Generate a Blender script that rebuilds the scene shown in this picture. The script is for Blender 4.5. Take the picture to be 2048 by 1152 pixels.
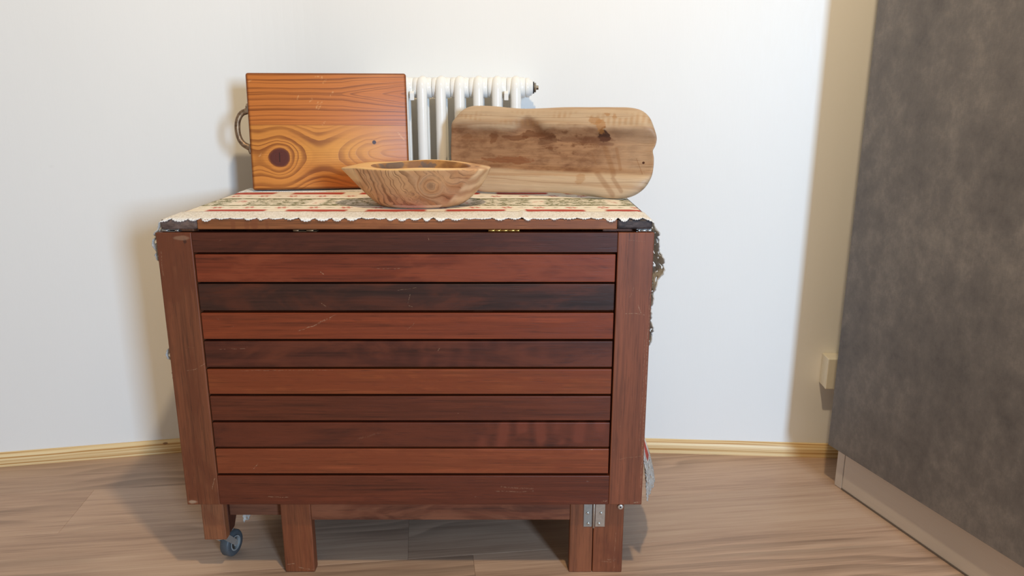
import bpy, bmesh, math, random
from mathutils import Vector, Matrix, noise as mnoise
from math import sin, cos, tan, pi, radians, sqrt, exp, atan2

for o in list(bpy.data.objects):
    bpy.data.objects.remove(o, do_unlink=True)
SC = bpy.context.scene
COL = SC.collection

# ------------------------------------------------------------------ camera
cam_d = bpy.data.cameras.new('camera')
cam_d.sensor_width = 36.0
cam_d.lens = 1500.0 / 2048.0 * 36.0
cam_d.clip_start = 0.02
cam = bpy.data.objects.new('camera', cam_d)
COL.objects.link(cam)
cam.location = (0, 0, 0.93)
cam.rotation_euler = (radians(90 - 14.3), 0, 0)
SC.camera = cam

# ------------------------------------------------------------------ world, lights, exposure
W = bpy.data.worlds.new('room_ambient')
SC.world = W
W.use_nodes = True
bg = W.node_tree.nodes['Background']
bg.inputs[0].default_value = (1.0, 0.86, 0.66, 1)
bg.inputs[1].default_value = 0.30

def area(name, loc, target, sx, sy, power, col):
    d = bpy.data.lights.new(name, 'AREA')
    d.shape = 'RECTANGLE'; d.size = sx; d.size_y = sy
    d.energy = power; d.color = col
    o = bpy.data.objects.new(name, d); COL.objects.link(o)
    o.location = loc
    o.rotation_euler = (Vector(target) - Vector(loc)).to_track_quat('-Z', 'Y').to_euler()
    return o
# daylight from the window behind the photographer, to the right
area('window_daylight', (1.80, -2.50, 1.36), (-0.1, 1.6, 0.70), 0.48, 0.75, 146, (0.52, 0.75, 1.04))
# the bulb of the kitchen ceiling lamp
ld = bpy.data.lights.new('ceiling_bulb', 'POINT')
ld.energy = 88; ld.color = (1.0, 0.78, 0.49); ld.shadow_soft_size = 0.045
lo = bpy.data.objects.new('ceiling_bulb', ld); COL.objects.link(lo)
lo.location = (0.24, 0.45, 2.40)

SC.view_settings.view_transform = 'Standard'
SC.view_settings.look = 'None'
SC.view_settings.gamma = 1.0
SC.view_settings.use_curve_mapping = False
SC.view_settings.exposure = 0.0

# ------------------------------------------------------------------ object helpers
def props(o, label=None, cat=None, group=None, kind=None):
    if label: o['label'] = label
    if cat: o['category'] = cat
    if group: o['group'] = group
    if kind: o['kind'] = kind
    return o

def empty(name, loc=(0, 0, 0), rot=(0, 0, 0)):
    o = bpy.data.objects.new(name, None)
    o.empty_display_size = 0.05
    COL.objects.link(o)
    o.location = loc; o.rotation_euler = rot
    return o

def obj(name, bm, mat, parent=None, smooth=False, loc=None, rot=None):
    me = bpy.data.meshes.new(name)
    bmesh.ops.recalc_face_normals(bm, faces=bm.faces)
    bm.to_mesh(me); bm.free()
    if mat: me.materials.append(mat)
    if smooth:
        for p in me.polygons: p.use_smooth = True
    o = bpy.data.objects.new(name, me)
    COL.objects.link(o)
    if parent: o.parent = parent
    if loc: o.location = loc
    if rot: o.rotation_euler = rot
    return o

def clone(o, parent=None):
    c = o.copy(); COL.objects.link(c)
    if parent: c.parent = parent
    return c

def box(bm, x0, x1, y0, y1, z0, z1, bev=0.0, seg=2):
    vs = [bm.verts.new((x, y, z)) for x in (x0, x1) for y in (y0, y1) for z in (z0, z1)]
    idx = [(0, 1, 3, 2), (4, 6, 7, 5), (0, 4, 5, 1), (2, 3, 7, 6), (0, 2, 6, 4), (1, 5, 7, 3)]
    fs = [bm.faces.new([vs[i] for i in f]) for f in idx]
    if bev > 0:
        es = set(e for f in fs for e in f.edges)
        bmesh.ops.bevel(bm, geom=list(es), offset=bev, segments=seg, profile=0.5, affect='EDGES')

def boxm(x0, x1, y0, y1, z0, z1, bev=0.0, seg=2):
    bm = bmesh.new(); box(bm, x0, x1, y0, y1, z0, z1, bev, seg); return bm

def prism(bm, pts, axis, a, b, bev=0.0):
    """extrude a 2-D outline along an axis from a to b"""
    def P(p, t):
        if axis == 'X': return (t, p[0], p[1])
        if axis == 'Y': return (p[0], t, p[1])
        return (p[0], p[1], t)
    A = [bm.verts.new(P(p, a)) for p in pts]; B = [bm.verts.new(P(p, b)) for p in pts]
    n = len(pts)
    fs = [bm.faces.new(A), bm.faces.new(B[::-1])]
    for i in range(n):
        fs.append(bm.faces.new((A[i], B[i], B[(i + 1) % n], A[(i + 1) % n])))
    if bev > 0:
        es = set(e for f in fs for e in f.edges)
        bmesh.ops.bevel(bm, geom=list(es), offset=bev, segments=2, profile=0.5, affect='EDGES')

def lathe(bm, prof, axis='Z', center=(0, 0, 0), n=32):
    """prof: list of (t along axis, radius)"""
    rings = []
    for t, r in prof:
        ring = []
        for k in range(n):
            a = 2 * pi * k / n
            u, v = r * cos(a), r * sin(a)
            p = {'X': (t, u, v), 'Y': (u, t, v), 'Z': (u, v, t)}[axis]
            ring.append(bm.verts.new((p[0] + center[0], p[1] + center[1], p[2] + center[2])))
        rings.append(ring)
    for A, B in zip(rings, rings[1:]):
        for k in range(n):
            bm.faces.new((A[k], A[(k + 1) % n], B[(k + 1) % n], B[k]))
    bm.faces.new(rings[0][::-1]); bm.faces.new(rings[-1])

def sweep(bm, path, rad, n=16, flat=None):
    """round tube along a polyline; rad = number or list"""
    path = [Vector(p) for p in path]
    m = len(path)
    R = rad if isinstance(rad, (list, tuple)) else [rad] * m
    tan0 = (path[1] - path[0]).normalized()
    up = Vector((0, 0, 1)) if abs(tan0.z) < 0.9 else Vector((1, 0, 0))
    nrm = tan0.cross(up).normalized()
    rings = []
    for i in range(m):
        t = (path[min(i + 1, m - 1)] - path[max(i - 1, 0)]).normalized()
        nrm = (nrm - t * nrm.dot(t)).normalized()
        b = t.cross(nrm)
        fl = flat[i] if flat else 1.0
        rings.append([bm.verts.new(path[i] + (nrm * cos(2 * pi * k / n) + b * sin(2 * pi * k / n) * fl) * R[i]) for k in range(n)])
    for A, B in zip(rings, rings[1:]):
        for k in range(n):
            bm.faces.new((A[k], A[(k + 1) % n], B[(k + 1) % n], B[k]))
    bm.faces.new(rings[0][::-1]); bm.faces.new(rings[-1])

def sstep(a, b, x):
    t = max(0.0, min(1.0, (x - a) / (b - a)))
    return t * t * (3 - 2 * t)

# ------------------------------------------------------------------ material helpers
def lin(r, g, b, k=1.0):
    f = lambda c: ((c / 255 + 0.055) / 1.055) ** 2.4 if c > 10.3 else c / 255 / 12.92
    return (f(r) * k, f(g) * k, f(b) * k)

class V:
    """a scalar socket with arithmetic"""
    def __init__(s, t, sock): s.t = t; s.s = sock
    def _m(s, op, o=None, o2=None): return s.t.math(op, s, o, o2)
    def __add__(s, o): return s._m('ADD', o)
    __radd__ = __add__
    def __sub__(s, o): return s._m('SUBTRACT', o)
    def __rsub__(s, o): return s.t.math('SUBTRACT', o, s)
    def __mul__(s, o): return s._m('MULTIPLY', o)
    __rmul__ = __mul__
    def __truediv__(s, o): return s._m('DIVIDE', o)
    def __rtruediv__(s, o): return s.t.math('DIVIDE', o, s)
    def exp(s): return s._m('EXPONENT')
    def sqrt(s): return s._m('SQRT')
    def sin(s): return s._m('SINE')
    def abs(s): return s._m('ABSOLUTE')
    def fract(s): return s._m('FRACT')
    def max(s, o): return s._m('MAXIMUM', o)
    def min(s, o): return s._m('MINIMUM', o)
    def pow(s, o): return s._m('POWER', o)
    def clamp(s): return s._m('MINIMUM', 1.0)._m('MAXIMUM', 0.0)
    def ss(s, a, b):
        """smooth step from a to b"""
        n = s.t.nt.nodes.new('ShaderNodeMapRange'); n.interpolation_type = 'SMOOTHSTEP'
        if a < b:
            n.inputs[1].default_value = a; n.inputs[2].default_value = b
            n.inputs[3].default_value = 0; n.inputs[4].default_value = 1
        else:
            n.inputs[1].default_value = b; n.inputs[2].default_value = a
            n.inputs[3].default_value = 1; n.inputs[4].default_value = 0
        s.t.nt.links.new(s.s, n.inputs[0])
        return V(s.t, n.outputs[0])
    def gt(s, o): return s._m('GREATER_THAN', o)

class T:
    def __init__(self, name, rough=0.5, spec=0.5, metal=0.0):
        self.m = bpy.data.materials.new(name); self.m.use_nodes = True
        self.nt = self.m.node_tree
        self.b = self.nt.nodes['Principled BSDF']
        self.b.inputs['Roughness'].default_value = rough
        self.b.inputs['Specular IOR Level'].default_value = spec
        self.b.inputs['Metallic'].default_value = metal
        self.tc = self.nt.nodes.new('ShaderNodeTexCoord')
        sp = self.nt.nodes.new('ShaderNodeSeparateXYZ')
        self.nt.links.new(self.tc.outputs['Object'], sp.inputs[0])
        self.x, self.y, self.z = (V(self, sp.outputs[i]) for i in range(3))
    def put(self, sock, v):
        if isinstance(v, V): self.nt.links.new(v.s, sock)
        elif v is not None:
            if isinstance(v, (tuple, list)): sock.default_value = (*v[:3], 1) if len(sock.default_value) == 4 else v
            else: sock.default_value = v
    def math(self, op, a, b=None, c=None):
        n = self.nt.nodes.new('ShaderNodeMath'); n.operation = op
        self.put(n.inputs[0], a); self.put(n.inputs[1], b); self.put(n.inputs[2], c)
        return V(self, n.outputs[0])
    def rnd(self):
        n = self.nt.nodes.new('ShaderNodeObjectInfo'); return V(self, n.outputs['Random'])
    def vec(self, x, y, z):
        n = self.nt.nodes.new('ShaderNodeCombineXYZ')
        self.put(n.inputs[0], x); self.put(n.inputs[1], y); self.put(n.inputs[2], z)
        return n.outputs[0]
    def noise(self, x, y, z, detail=3, rough=0.55, dist=0.0, scale=1.0):
        n = self.nt.nodes.new('ShaderNodeTexNoise')
        self.nt.links.new(self.vec(x, y, z), n.inputs['Vector'])
        n.inputs['Scale'].default_value = scale; n.inputs['Detail'].default_value = detail
        n.inputs['Roughness'].default_value = rough; n.inputs['Distortion'].default_value = dist
        return V(self, n.outputs[0])
    def voro(self, x, y, z, scale=1.0, feature='F1', rand=1.0):
        n = self.nt.nodes.new('ShaderNodeTexVoronoi'); n.feature = feature
        self.nt.links.new(self.vec(x, y, z), n.inputs['Vector'])
        n.inputs['Scale'].default_value = scale; n.inputs['Randomness'].default_value = rand
        return V(self, n.outputs['Distance'])
    def mix(self, a, b, f):
        n = self.nt.nodes.new('ShaderNodeMix'); n.data_type = 'RGBA'; n.clamp_factor = True
        self.put(n.inputs[0], f); self.put(n.inputs[6], a); self.put(n.inputs[7], b)
        return V(self, n.outputs[2])
    def mulc(self, a, b, f=1.0):
        n = self.nt.nodes.new('ShaderNodeMix'); n.data_type = 'RGBA'; n.blend_type = 'MULTIPLY'
        self.put(n.inputs[0], f); self.put(n.inputs[6], a); self.put(n.inputs[7], b)
        return V(self, n.outputs[2])
    def grey(self, v):
        n = self.nt.nodes.new('ShaderNodeCombineColor')
        for i in range(3): self.put(n.inputs[i], v)
        return V(self, n.outputs[0])
    def ramp(self, f, stops):
        n = self.nt.nodes.new('ShaderNodeValToRGB')
        el = n.color_ramp.elements
        while len(el) < len(stops): el.new(0.5)
        for e, (p, c) in zip(el, stops): e.position = p; e.color = (*c[:3], 1)
        self.put(n.inputs[0], f)
        return V(self, n.outputs[0])
    def seg(self, u, v, x0, y0, x1, y1, w):
        """mask of a fine scratch between two points"""
        dx, dy = x1 - x0, y1 - y0
        L2 = dx * dx + dy * dy
        h = (((u - x0) * dx + (v - y0) * dy) / L2).clamp()
        a = u - x0 - h * dx; b = v - y0 - h * dy
        return (a * a + b * b).sqrt().ss(w, w * 0.3)
    def dist(self, u, v, x0, y0, sx=1.0, sy=1.0):
        a = (u - x0) * (1.0 / sx); b = (v - y0) * (1.0 / sy)
        return (a * a + b * b).sqrt()
    def done(self, color, bump=None, strength=0.2, distance=0.001, rough=None):
        self.put(self.b.inputs['Base Color'], color)
        if rough is not None: self.put(self.b.inputs['Roughness'], rough)
        if bump is not None:
            n = self.nt.nodes.new('ShaderNodeBump')
            n.inputs['Strength'].default_value = strength; n.inputs['Distance'].default_value = distance
            self.put(n.inputs['Height'], bump)
            self.nt.links.new(n.outputs[0], self.b.inputs['Normal'])
        return self.m

def plain(name, col, rough=0.5, metal=0.0, spec=0.5, var=0.08, sc=60):
    t = T(name, rough, spec, metal)
    n = t.noise(t.x, t.y, t.z, scale=sc)
    c = t.mulc(col, t.grey(n * (2 * var) + (1 - var)))
    return t.done(c, n, 0.08)

def wood(name, base, axis='X', seed=0.0, rough=0.45, contrast=0.5, patch=0.25, patch_col=None,
         figure=None, scratches=(), wear=0.0, wear_col=(0.42, 0.30, 0.21), fine=1.0, stains=(), tone=(0.84, 0.64, 0.47)):
    """varnished timber: fibre streaks along an axis, broad bands, blotches, scratches"""
    t = T(name, rough, 0.50)
    if axis == 'X': L, u, v = t.x, t.y, t.z
    elif axis == 'Z': L, u, v = t.z, t.x, t.y
    else: L, u, v = t.y, t.x, t.z
    L = L + seed * 3.17
    if axis == 'X': su, sv = t.x, t.z
    else: su, sv = t.x, t.z
    warp = t.noise(L * 2.2, u * 6, v * 6, 2)
    bands = t.noise(L * 1.3, (u + warp * 0.03) * 46, (v + warp * 0.03) * 46, 4, 0.62)
    fib = t.noise(L * 7, u * 300 * fine, v * 300 * fine, 4, 0.7)
    pores = t.noise(L * 22, u * 700, v * 700, 1).ss(0.60, 0.74)
    blot = t.noise(L * 5.5 + 3.3, u * 9, v * 16, 4, 0.62, 0.6)
    base = (base[0] * tone[0], base[1] * tone[1], base[2] * tone[2])
    if patch_col: patch_col = tuple(p_ * q_ for p_, q_ in zip(patch_col, tone))
    mid = t.noise(L * 2.6 + 7.0, (u + warp * 0.012) * 130, (v + warp * 0.012) * 130, 3, 0.6)
    f = bands * 0.32 + mid * 0.36 + fib * 0.32
    k = min(1.0, contrast * 1.7)
    dark = tuple(c * (1 - 0.62 * k) for c in base)
    lite = tuple(min(0.9, c * (1 + 0.50 * k)) for c in base)
    col = t.ramp(f, [(0.37, dark), (0.50, base), (0.64, lite)])
    if patch_col:
        col = t.mix(col, patch_col, blot.ss(0.44, 0.60) * 0.85)
    col = t.mulc(col, t.grey((blot - 0.5) * (4.2 * patch) + 1.0))
    col = t.mulc(col, t.grey(1.0 - pores * 0.35))
    if figure:
        x0, x1, amp = figure
        wv = ((su + warp * 0.05) * 170).sin() * 0.5 + 0.5
        fig = wv * su.ss(x0, x0 + 0.12) * (su.ss(x1, x1 - 0.05)) * t.noise(su * 14, 0.0, sv * 26, 2).ss(0.35, 0.62)
        col = t.mix(col, tuple(min(1, c * 2.1) for c in base), fig * amp)
    for (cx, cz, rx, rz, c, a) in stains:
        d = t.dist(su, sv, cx, cz, rx, rz) + (t.noise(su * 60, 0.0, sv * 60, 3) - 0.5) * 0.9
        col = t.mix(col, c, d.ss(1.0, 0.55) * a)
    if scratches:
        wob = (t.noise(su * 30, 0.0, sv * 30, 2) - 0.5) * 0.008
        br = t.noise(su * 260, 0.0, sv * 260, 3).ss(0.40, 0.62)
        for s in scratches:
            m = t.seg(su + wob, sv - wob, *s[:4], s[4] * 0.72)
            col = t.mix(col, (0.46, 0.29, 0.17), m * br * (s[5] if len(s) > 5 else 0.7) * 0.75)
    if wear > 0:
        w = t.noise(su * 90, u * 90, sv * 90, 5, 0.75).ss(0.66, 0.76) * t.noise(su * 9 + 5, 1.0, sv * 9, 2).ss(0.48, 0.62)
        col = t.mix(col, wear_col, w * wear)
    r = fib * 0.18 + (rough - 0.09)
    return t.done(col, f * 1.0 + pores * -0.6, 0.22, 0.0006, r)

# ------------------------------------------------------------------ structure: floor
def mat_laminate():
    t = T('oak_laminate', 0.42, 0.4)
    r = t.rnd()
    L = t.x * 1.0 + r * 31.0
    v = t.y + r * 7.0
    warp = t.noise(L * 1.6, v * 5.0, 0.0, 2)
    big = t.noise(L * 0.9, v * 9.0 + warp * 1.2, 0.3, 3, 0.5)
    ring = ((v * 26 + t.noise(L * 1.3, v * 4.0, 2.0, 2) * 7.0)).fract()
    ring = ring.ss(0.0, 0.75) * ring.ss(1.0, 0.86)
    gate = t.noise(L * 0.8 + 4.0, v * 3.5, 5.0, 2).ss(0.50, 0.62)
    fib = t.noise(L * 5.0, v * 260, 0.0, 4, 0.7)
    fib2 = t.noise(L * 3.0, v * 70, 8.0, 4, 0.6)
    base = lin(189, 157, 133); dk = lin(153, 123, 103); lt = lin(206, 177, 152)
    f = big * 0.36 + fib * 0.30 + fib2 * 0.34
    col = t.ramp(f, [(0.36, dk), (0.5, base), (0.65, lt)])
    col = t.mulc(col, t.grey(1.0 - ring * gate * 0.28))
    knot = t.voro(L * 2.0, v * 5.5, 0.0)
    kn = t.noise(L * 60, v * 60, 0.0, 3)
    col = t.mix(col, lin(98, 70, 54), (knot + kn * 0.06).ss(0.085, 0.045) * 0.8)
    col = t.mulc(col, t.grey(r * 0.13 + 0.935))
    return t.done(col, fib * 0.7 + fib2 * 0.3, 0.12, 0.0005, fib2 * 0.2 + 0.36)
M_LAM = mat_laminate()
M_SUB = plain('floor_joint_filler', lin(120, 92, 74), 0.8)

FA = radians(6.8)
floor = obj('floor', boxm(-3.0, 2.2, -0.9, 2.3, -0.06, -0.0062), M_SUB)
props(floor, 'light brown oak laminate floor of long planks', 'floor', kind='structure')
PW, PL = 0.188, 1.29
f_o = Vector((-1.0203, 1.6522, 0)); fu = Vector((cos(FA), sin(FA), 0)); fv = Vector((-sin(FA), cos(FA), 0))
bmp = boxm(0.00015, PL - 0.00015, 0.00015, PW - 0.00015, -0.006, 0.0, 0.0004, 1)
plank0 = None
row_off = {-1: 0.0, -2: 0.765, 0: 0.52, 1: 0.15, -3: 0.90, -4: 1.0, -5: 0.2, -6: 0.8, 2: 0.9}
for row in range(-11, 3):
    off = row_off.get(row, (row * 0.47) % 1.0 * PL)
    for k in range(-3, 3):
        p = f_o + fu * (off + k * PL) + fv * (row * PW)
        c = p + fu * (PL / 2) + fv * (PW / 2)
        if c.x < -3.2 or c.x > 2.2 or c.y < -0.75 or c.y > 2.2: continue
        if plank0 is None:
            plank0 = obj('plank', bmp, M_LAM, floor); o = plank0
        else:
            o = clone(plank0, floor)
        o.location = p; o.rotation_euler = (0, 0, FA)

# ------------------------------------------------------------------ structure: walls and skirting
def mat_wall():
    t = T('cream_satin_paint', 0.30, 0.16)
    n = t.noise(t.x * 1.0, t.y * 1.0, t.z * 0.6, 3, scale=3)
    brush = t.noise(t.x * 160, t.y * 160, t.z * 22, 4, 0.6)
    lump = t.noise(t.x * 24, t.y * 24, t.z * 9, 3, 0.5)
    sm = t.noise(t.x * 6, t.y * 6, t.z * 6, 4, 0.7).ss(0.66, 0.80) * t.noise(t.x * 50, t.y * 50, t.z * 70, 3).ss(0.45, 0.7)
    col = t.mix(lin(243, 241, 236), lin(238, 236, 231), n)
    col = t.mix(col, lin(196, 190, 182), sm * 0.35)
    return t.done(col, brush * 0.5 + lump * 1.2, 0.20, 0.0016, brush * 0.14 + 0.33)
M_WALL = mat_wall()
CX, CY = -0.5786, 1.9113
sl, sr = 0.1910, -0.0645           # ground directions of the two walls
BT = 0.012                         # skirting thickness
def wl(x): return CY + (x - CX) * sl
def wr(x): return CY + (x - CX) * sr
ZT = 2.45
# left wall up to the soft bend, then the back wall carries the bend
xb = 0.10
bm = bmesh.new()
def strip(bm, pts, z0, z1):
    a = [bm.verts.new((x, y, z0)) for x, y in pts]; b = [bm.verts.new((x, y, z1)) for x, y in pts]
    for i in range(len(pts) - 1):
        bm.faces.new((a[i], a[i + 1], b[i + 1], b[i]))
def thick_wall(name, pts, z0, z1, th, mat):
    bm = bmesh.new()
    outer = [(x, y + th) for x, y in pts]
    poly = pts + outer[::-1]
    prism(bm, poly, 'Z', z0, z1)
    return obj(name, bm, mat)
bend = []
for i in range(9):
    q = i / 8
    # quadratic blend across the corner
    A = (CX - xb, wl(CX - xb)); B = (CX, CY); C = (CX + xb, wr(CX + xb))
    bend.append(((1 - q) ** 2 * A[0] + 2 * q * (1 - q) * B[0] + q * q * C[0], (1 - q) ** 2 * A[1] + 2 * q * (1 - q) * B[1] + q * q * C[1]))
shift = lambda pts, d: [(x, y + d) for x, y in pts]
o = thick_wall('wall_left', shift([(-2.9, wl(-2.9)), (CX - xb, wl(CX - xb))], BT), 0, ZT, 0.12, M_WALL)
props(o, 'white painted wall left of the table, angled slightly', 'wall', kind='structure')
o = thick_wall('wall_back', shift(bend + [(2.2, wr(2.2))], BT), 0, ZT, 0.12, M_WALL)
props(o, 'white painted wall behind the radiator', 'wall', kind='structure')

def mat_pine_trim():
    t = T('pine_skirting', 0.42, 0.4)
    v = t.z + t.noise(t.x * 3, t.y * 3, t.z * 20, 2) * 0.006
    g = t.noise(t.x * 1.3, t.y * 1.3, v * 330, 3, 0.5)
    col = t.ramp(g, [(0.36, lin(190, 142, 84)), (0.5, lin(232, 199, 145)), (0.66, lin(243, 219, 172))])
    kn = t.voro(t.x * 6, t.y * 6, t.z * 14)
    col = t.mix(col, lin(120, 74, 40), kn.ss(0.05, 0.03) * 0.8)
    return t.done(col, g, 0.1, 0.0004)
M_TRIM = mat_pine_trim()
def skirting(name, pts, label):
    bm = bmesh.new()
    prof = [(0.0, 0.0), (0.0, 0.018), (-0.0015, 0.024), (-0.0045, 0.030), (-0.0085, 0.0355), (-0.0115, 0.037), (-0.0118, 0.0)]
    rings = []
    for x, y in pts:
        rings.append([bm.verts.new((x, y - p[0], p[1])) for p in prof])
    n = len(prof)
    for A, B in zip(rings, rings[1:]):
        for k in range(n):
            bm.faces.new((A[k], A[(k + 1) % n], B[(k + 1) % n], B[k]))
    bm.faces.new(rings[0]); bm.faces.new(rings[-1][::-1])
    props(obj(name, bm, M_TRIM), label, 'skirting', kind='structure')
skirting('baseboard_left', [(-2.9, wl(-2.9)), (CX - xb, wl(CX - xb))], 'low pine skirting strip along the left wall')
skirting('baseboard_back', bend + [(2.2, wr(2.2))], 'low pine skirting strip along the back wall')

# ------------------------------------------------------------------ tall grey cabinet on the right
def mat_stone_laminate():
    t = T('charcoal_stone_laminate', 0.52, 0.42)
    a = t.noise(t.x * 5, t.y * 5, t.z * 4, 5, 0.62)
    b = t.noise(t.x * 28, t.y * 28, t.z * 20, 5, 0.7)
    c = t.noise(t.x * 420, t.y * 420, t.z * 90, 2, 0.6)
    d = t.noise(t.x * 120, t.y * 120, t.z * 620, 2, 0.6)
    f = a * 0.45 + b * 0.40 + (c + d) * 0.075
    col = t.ramp(f, [(0.36, lin(92, 88, 88)), (0.5, lin(114, 109, 107)), (0.64, lin(142, 135, 130))])
    return t.done(col, c * 0.5 + d * 0.5 + b * 0.5, 0.14, 0.0006, b * 0.25 + 0.42)
M_STONE = mat_stone_laminate()
def mat_alu():
    t = T('brushed_aluminium_foil', 0.42, 0.5, 0.25)
    n = t.noise(t.x * 3, t.y * 3, t.z * 900, 2)
    return t.done(t.mulc(lin(216, 208, 200), t.grey(n * 0.14 + 0.93)), n, 0.05)
M_ALU = mat_alu()
cab = empty('tall_cabinet', (0.769, 1.675, 0), (0, 0, atan2(-0.957, 0.291)))
props(cab, 'tall charcoal grey stone-look kitchen cabinet with brushed metal plinth at right', 'cabinet')
# local +x runs toward the photographer, local +y points into the cabinet (to the right)
CL = 1.15
obj('side_panel', boxm(0, CL, 0, 0.018, 0.11, 2.30, 0.0008, 1), M_STONE, cab)
bm = bmesh.new(); prism(bm, [(0.012, 0.0185), (CL - 0.01, 0.0185), (CL - 0.01, 0.58), (0.22, 0.58)], 'Z', 0.105, 2.298, 0.001)
obj('carcass', bm, M_STONE, cab)
pl = obj('plinth', boxm(0.030, CL - 0.02, 0.029, 0.045, 0.003, 0.122, 0.0006, 1), M_ALU, cab)
bm = bmesh.new()
prism(bm, [(0.0288, 0.0280), (0.0288, 0.045), (0.004, 0.045), (0.004, 0.0300), (0.006, 0.0280)], 'Z', 0.001, 0.122, 0.0005)
obj('corner_profile', bm, M_ALU, pl)
obj('floor_seal', boxm(0.030, CL - 0.02, 0.0275, 0.0290, 0.0005, 0.0045), plain('grey_plinth_seal', lin(112, 102, 94), 0.6), pl)

# ------------------------------------------------------------------ wall box beside the cabinet
M_CREAMP = plain('cream_plastic', lin(236, 228, 208), 0.38, var=0.03)
bx = empty('socket_box', (0.800, wr(0.80) + BT, 0.25), (0, 0, math.atan(sr)))
props(bx, 'small cream plastic socket box on the wall beside the grey cabinet', 'socket box')
obj('housing', boxm(0, 0.078, -0.040, -0.0005, -0.0405, 0.0405, 0.002, 2), M_CREAMP, bx)
obj('cover', boxm(-0.0006, 0.0786, -0.050, -0.0405, -0.0412, 0.0412, 0.003, 3), M_CREAMP, bx)

# ------------------------------------------------------------------ radiator
def mat_enamel():
    t = T('white_radiator_enamel', 0.14, 0.55)
    n = t.noise(t.x, t.y, t.z, 2, scale=40)
    return t.done(t.mulc(lin(244, 242, 236), t.grey(n * 0.03 + 0.985)), n, 0.03)
M_EN = mat_enamel()
M_CHROME = plain('nickel_plated_brass', lin(190, 186, 178), 0.22, 1.0)
M_RUB = plain('black_rubber_ring', lin(40, 40, 42), 0.6)
rad = empty('column_radiator', (0.0095, 1.832, 0.0), (0, 0, math.atan(sr) * 0.4))
props(rad, 'white steel column radiator on the wall behind the wooden boards', 'radiator')
PITCH = 0.0441
bm = bmesh.new()
yf, yr, zb, ztp = -0.019, 0.019, 0.42, 0.966
R = 0.0124
path = []
for z in (zb + 0.019, 0.55, 0.75, 0.90, ztp - 0.019): path.append((0, yf, z))
for k in range(1, 10):
    a = pi - k * pi / 10
    path.append((0, 0.019 * cos(a), ztp - 0.019 + 0.019 * sin(a)))
for z in (ztp - 0.019, 0.90, 0.75, 0.55, zb + 0.019): path.append((0, yr, z))
for k in range(1, 10):
    a = -k * pi / 10
    path.append((0, 0.019 * cos(a), zb + 0.019 + 0.019 * sin(a)))
path.append(path[0])
sweep(bm, path, R, 20)
hub = [(-PITCH / 2 + 0.0004, 0.0215), (-PITCH / 2 + 0.002, 0.0235), (-0.011, 0.0238), (0.0, 0.0225), (0.011, 0.0238), (PITCH / 2 - 0.002, 0.0235), (PITCH / 2 - 0.0004, 0.0215)]
lathe(bm, hub, 'X', (0, 0.004, 0.951), 28)
lathe(bm, hub, 'X', (0, 0.004, 0.440), 28)
sec0 = obj('section', bm, M_EN, rad, True)
NS = 9
for k in range(1, NS):
    c = clone(sec0, rad); c.location = (-k * PITCH, 0, 0)
bm = bmesh.new()
lathe(bm, [(0.022, 0.0215), (0.024, 0.0225), (0.031, 0.0225), (0.0325, 0.0195), (0.0365, 0.0190), (0.0380, 0.0150), (0.0400, 0.0150)], 'X', (0, 0.004, 0.951), 28)
plug = obj('end_bush', bm, M_EN, rad, True)
bm = bmesh.new(); lathe(bm, [(0.0400, 0.0135), (0.0425, 0.0140), (0.0428, 0.0125)], 'X', (0, 0.004, 0.951), 24)
obj('rubber_ring', bm, M_RUB, plug, True)
bm = bmesh.new(); lathe(bm, [(0.0428, 0.0115), (0.0465, 0.0118), (0.0475, 0.0100), (0.0478, 0.0055), (0.0530, 0.0050), (0.0532, 0.0030)], 'X', (0, 0.004, 0.951), 12)
obj('bleed_valve', bm, M_CHROME, plug)
for xk in (-0.5, -5.5):
    bm = bmesh.new()
    prism(bm, [(-0.004, 0.943), (-0.028, 0.943), (-0.033, 0.938), (-0.033, 0.922), (-0.029, 0.922), (-0.027, 0.932), (-0.020, 0.936), (0.045, 0.936), (0.045, 0.943)], 'X', xk * PITCH - 0.005, xk * PITCH + 0.005, 0.001)
    obj('bracket_hook', bm, M_EN, rad)

# ------------------------------------------------------------------ folding table
tab = empty('drop_leaf_table', (0, 0, 0))
props(tab, 'reddish brown slatted wooden drop-leaf table, folded, with runner on top', 'table')
YF = 1.302; TH = 0.021
RED = lin(124, 72, 48)
M_STL = wood('stile_timber_left', lin(128, 82, 58), 'Z', 1.3, 0.5, 0.45, 0.22, lin(106, 62, 42), wear=0.35,
             scratches=[(-0.588, 0.443, -0.5645, 0.456, 0.0009, .6), (-0.600, 0.440, -0.580, 0.446, 0.0006, .5), (-0.592, 0.487, -0.580, 0.486, 0.0008, .5), (-0.621, 0.62, -0.621, 0.665, 0.0007, .6), (-0.577, 0.2, -0.569, 0.222, 0.0014, .6), (-0.622, 0.172, -0.611, 0.172, 0.0022, .9)],
             stains=[(-0.577, 0.683, 0.0035, 0.0045, lin(70, 36, 22), 0.9), (-0.583, 0.689, 0.016, 0.005, lin(160, 126, 98), 0.4), (-0.616, 0.172, 0.012, 0.005, lin(190, 165, 135), 0.45)])
M_STR = wood('stile_timber_right', lin(132, 82, 60), 'Z', 4.1, 0.52, 0.4, 0.15, None, wear=0.5,
             scratches=[(0.204, 0.552, 0.238, 0.549, 0.0010, .8), (0.228, 0.566, 0.232, 0.552, 0.0016, .7), (0.205, 0.685, 0.240, 0.682, 0.0007, .45), (0.212, 0.58, 0.219, 0.60, 0.0007, .5), (0.2475, 0.2, 0.2475, 0.6, 0.0012, .55), (0.241, 0.30, 0.243, 0.50, 0.0008, .4), (0.2, 0.262, 0.244, 0.268, 0.0009, .6), (0.236, 0.17, 0.247, 0.172, 0.002, .7)])
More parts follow.
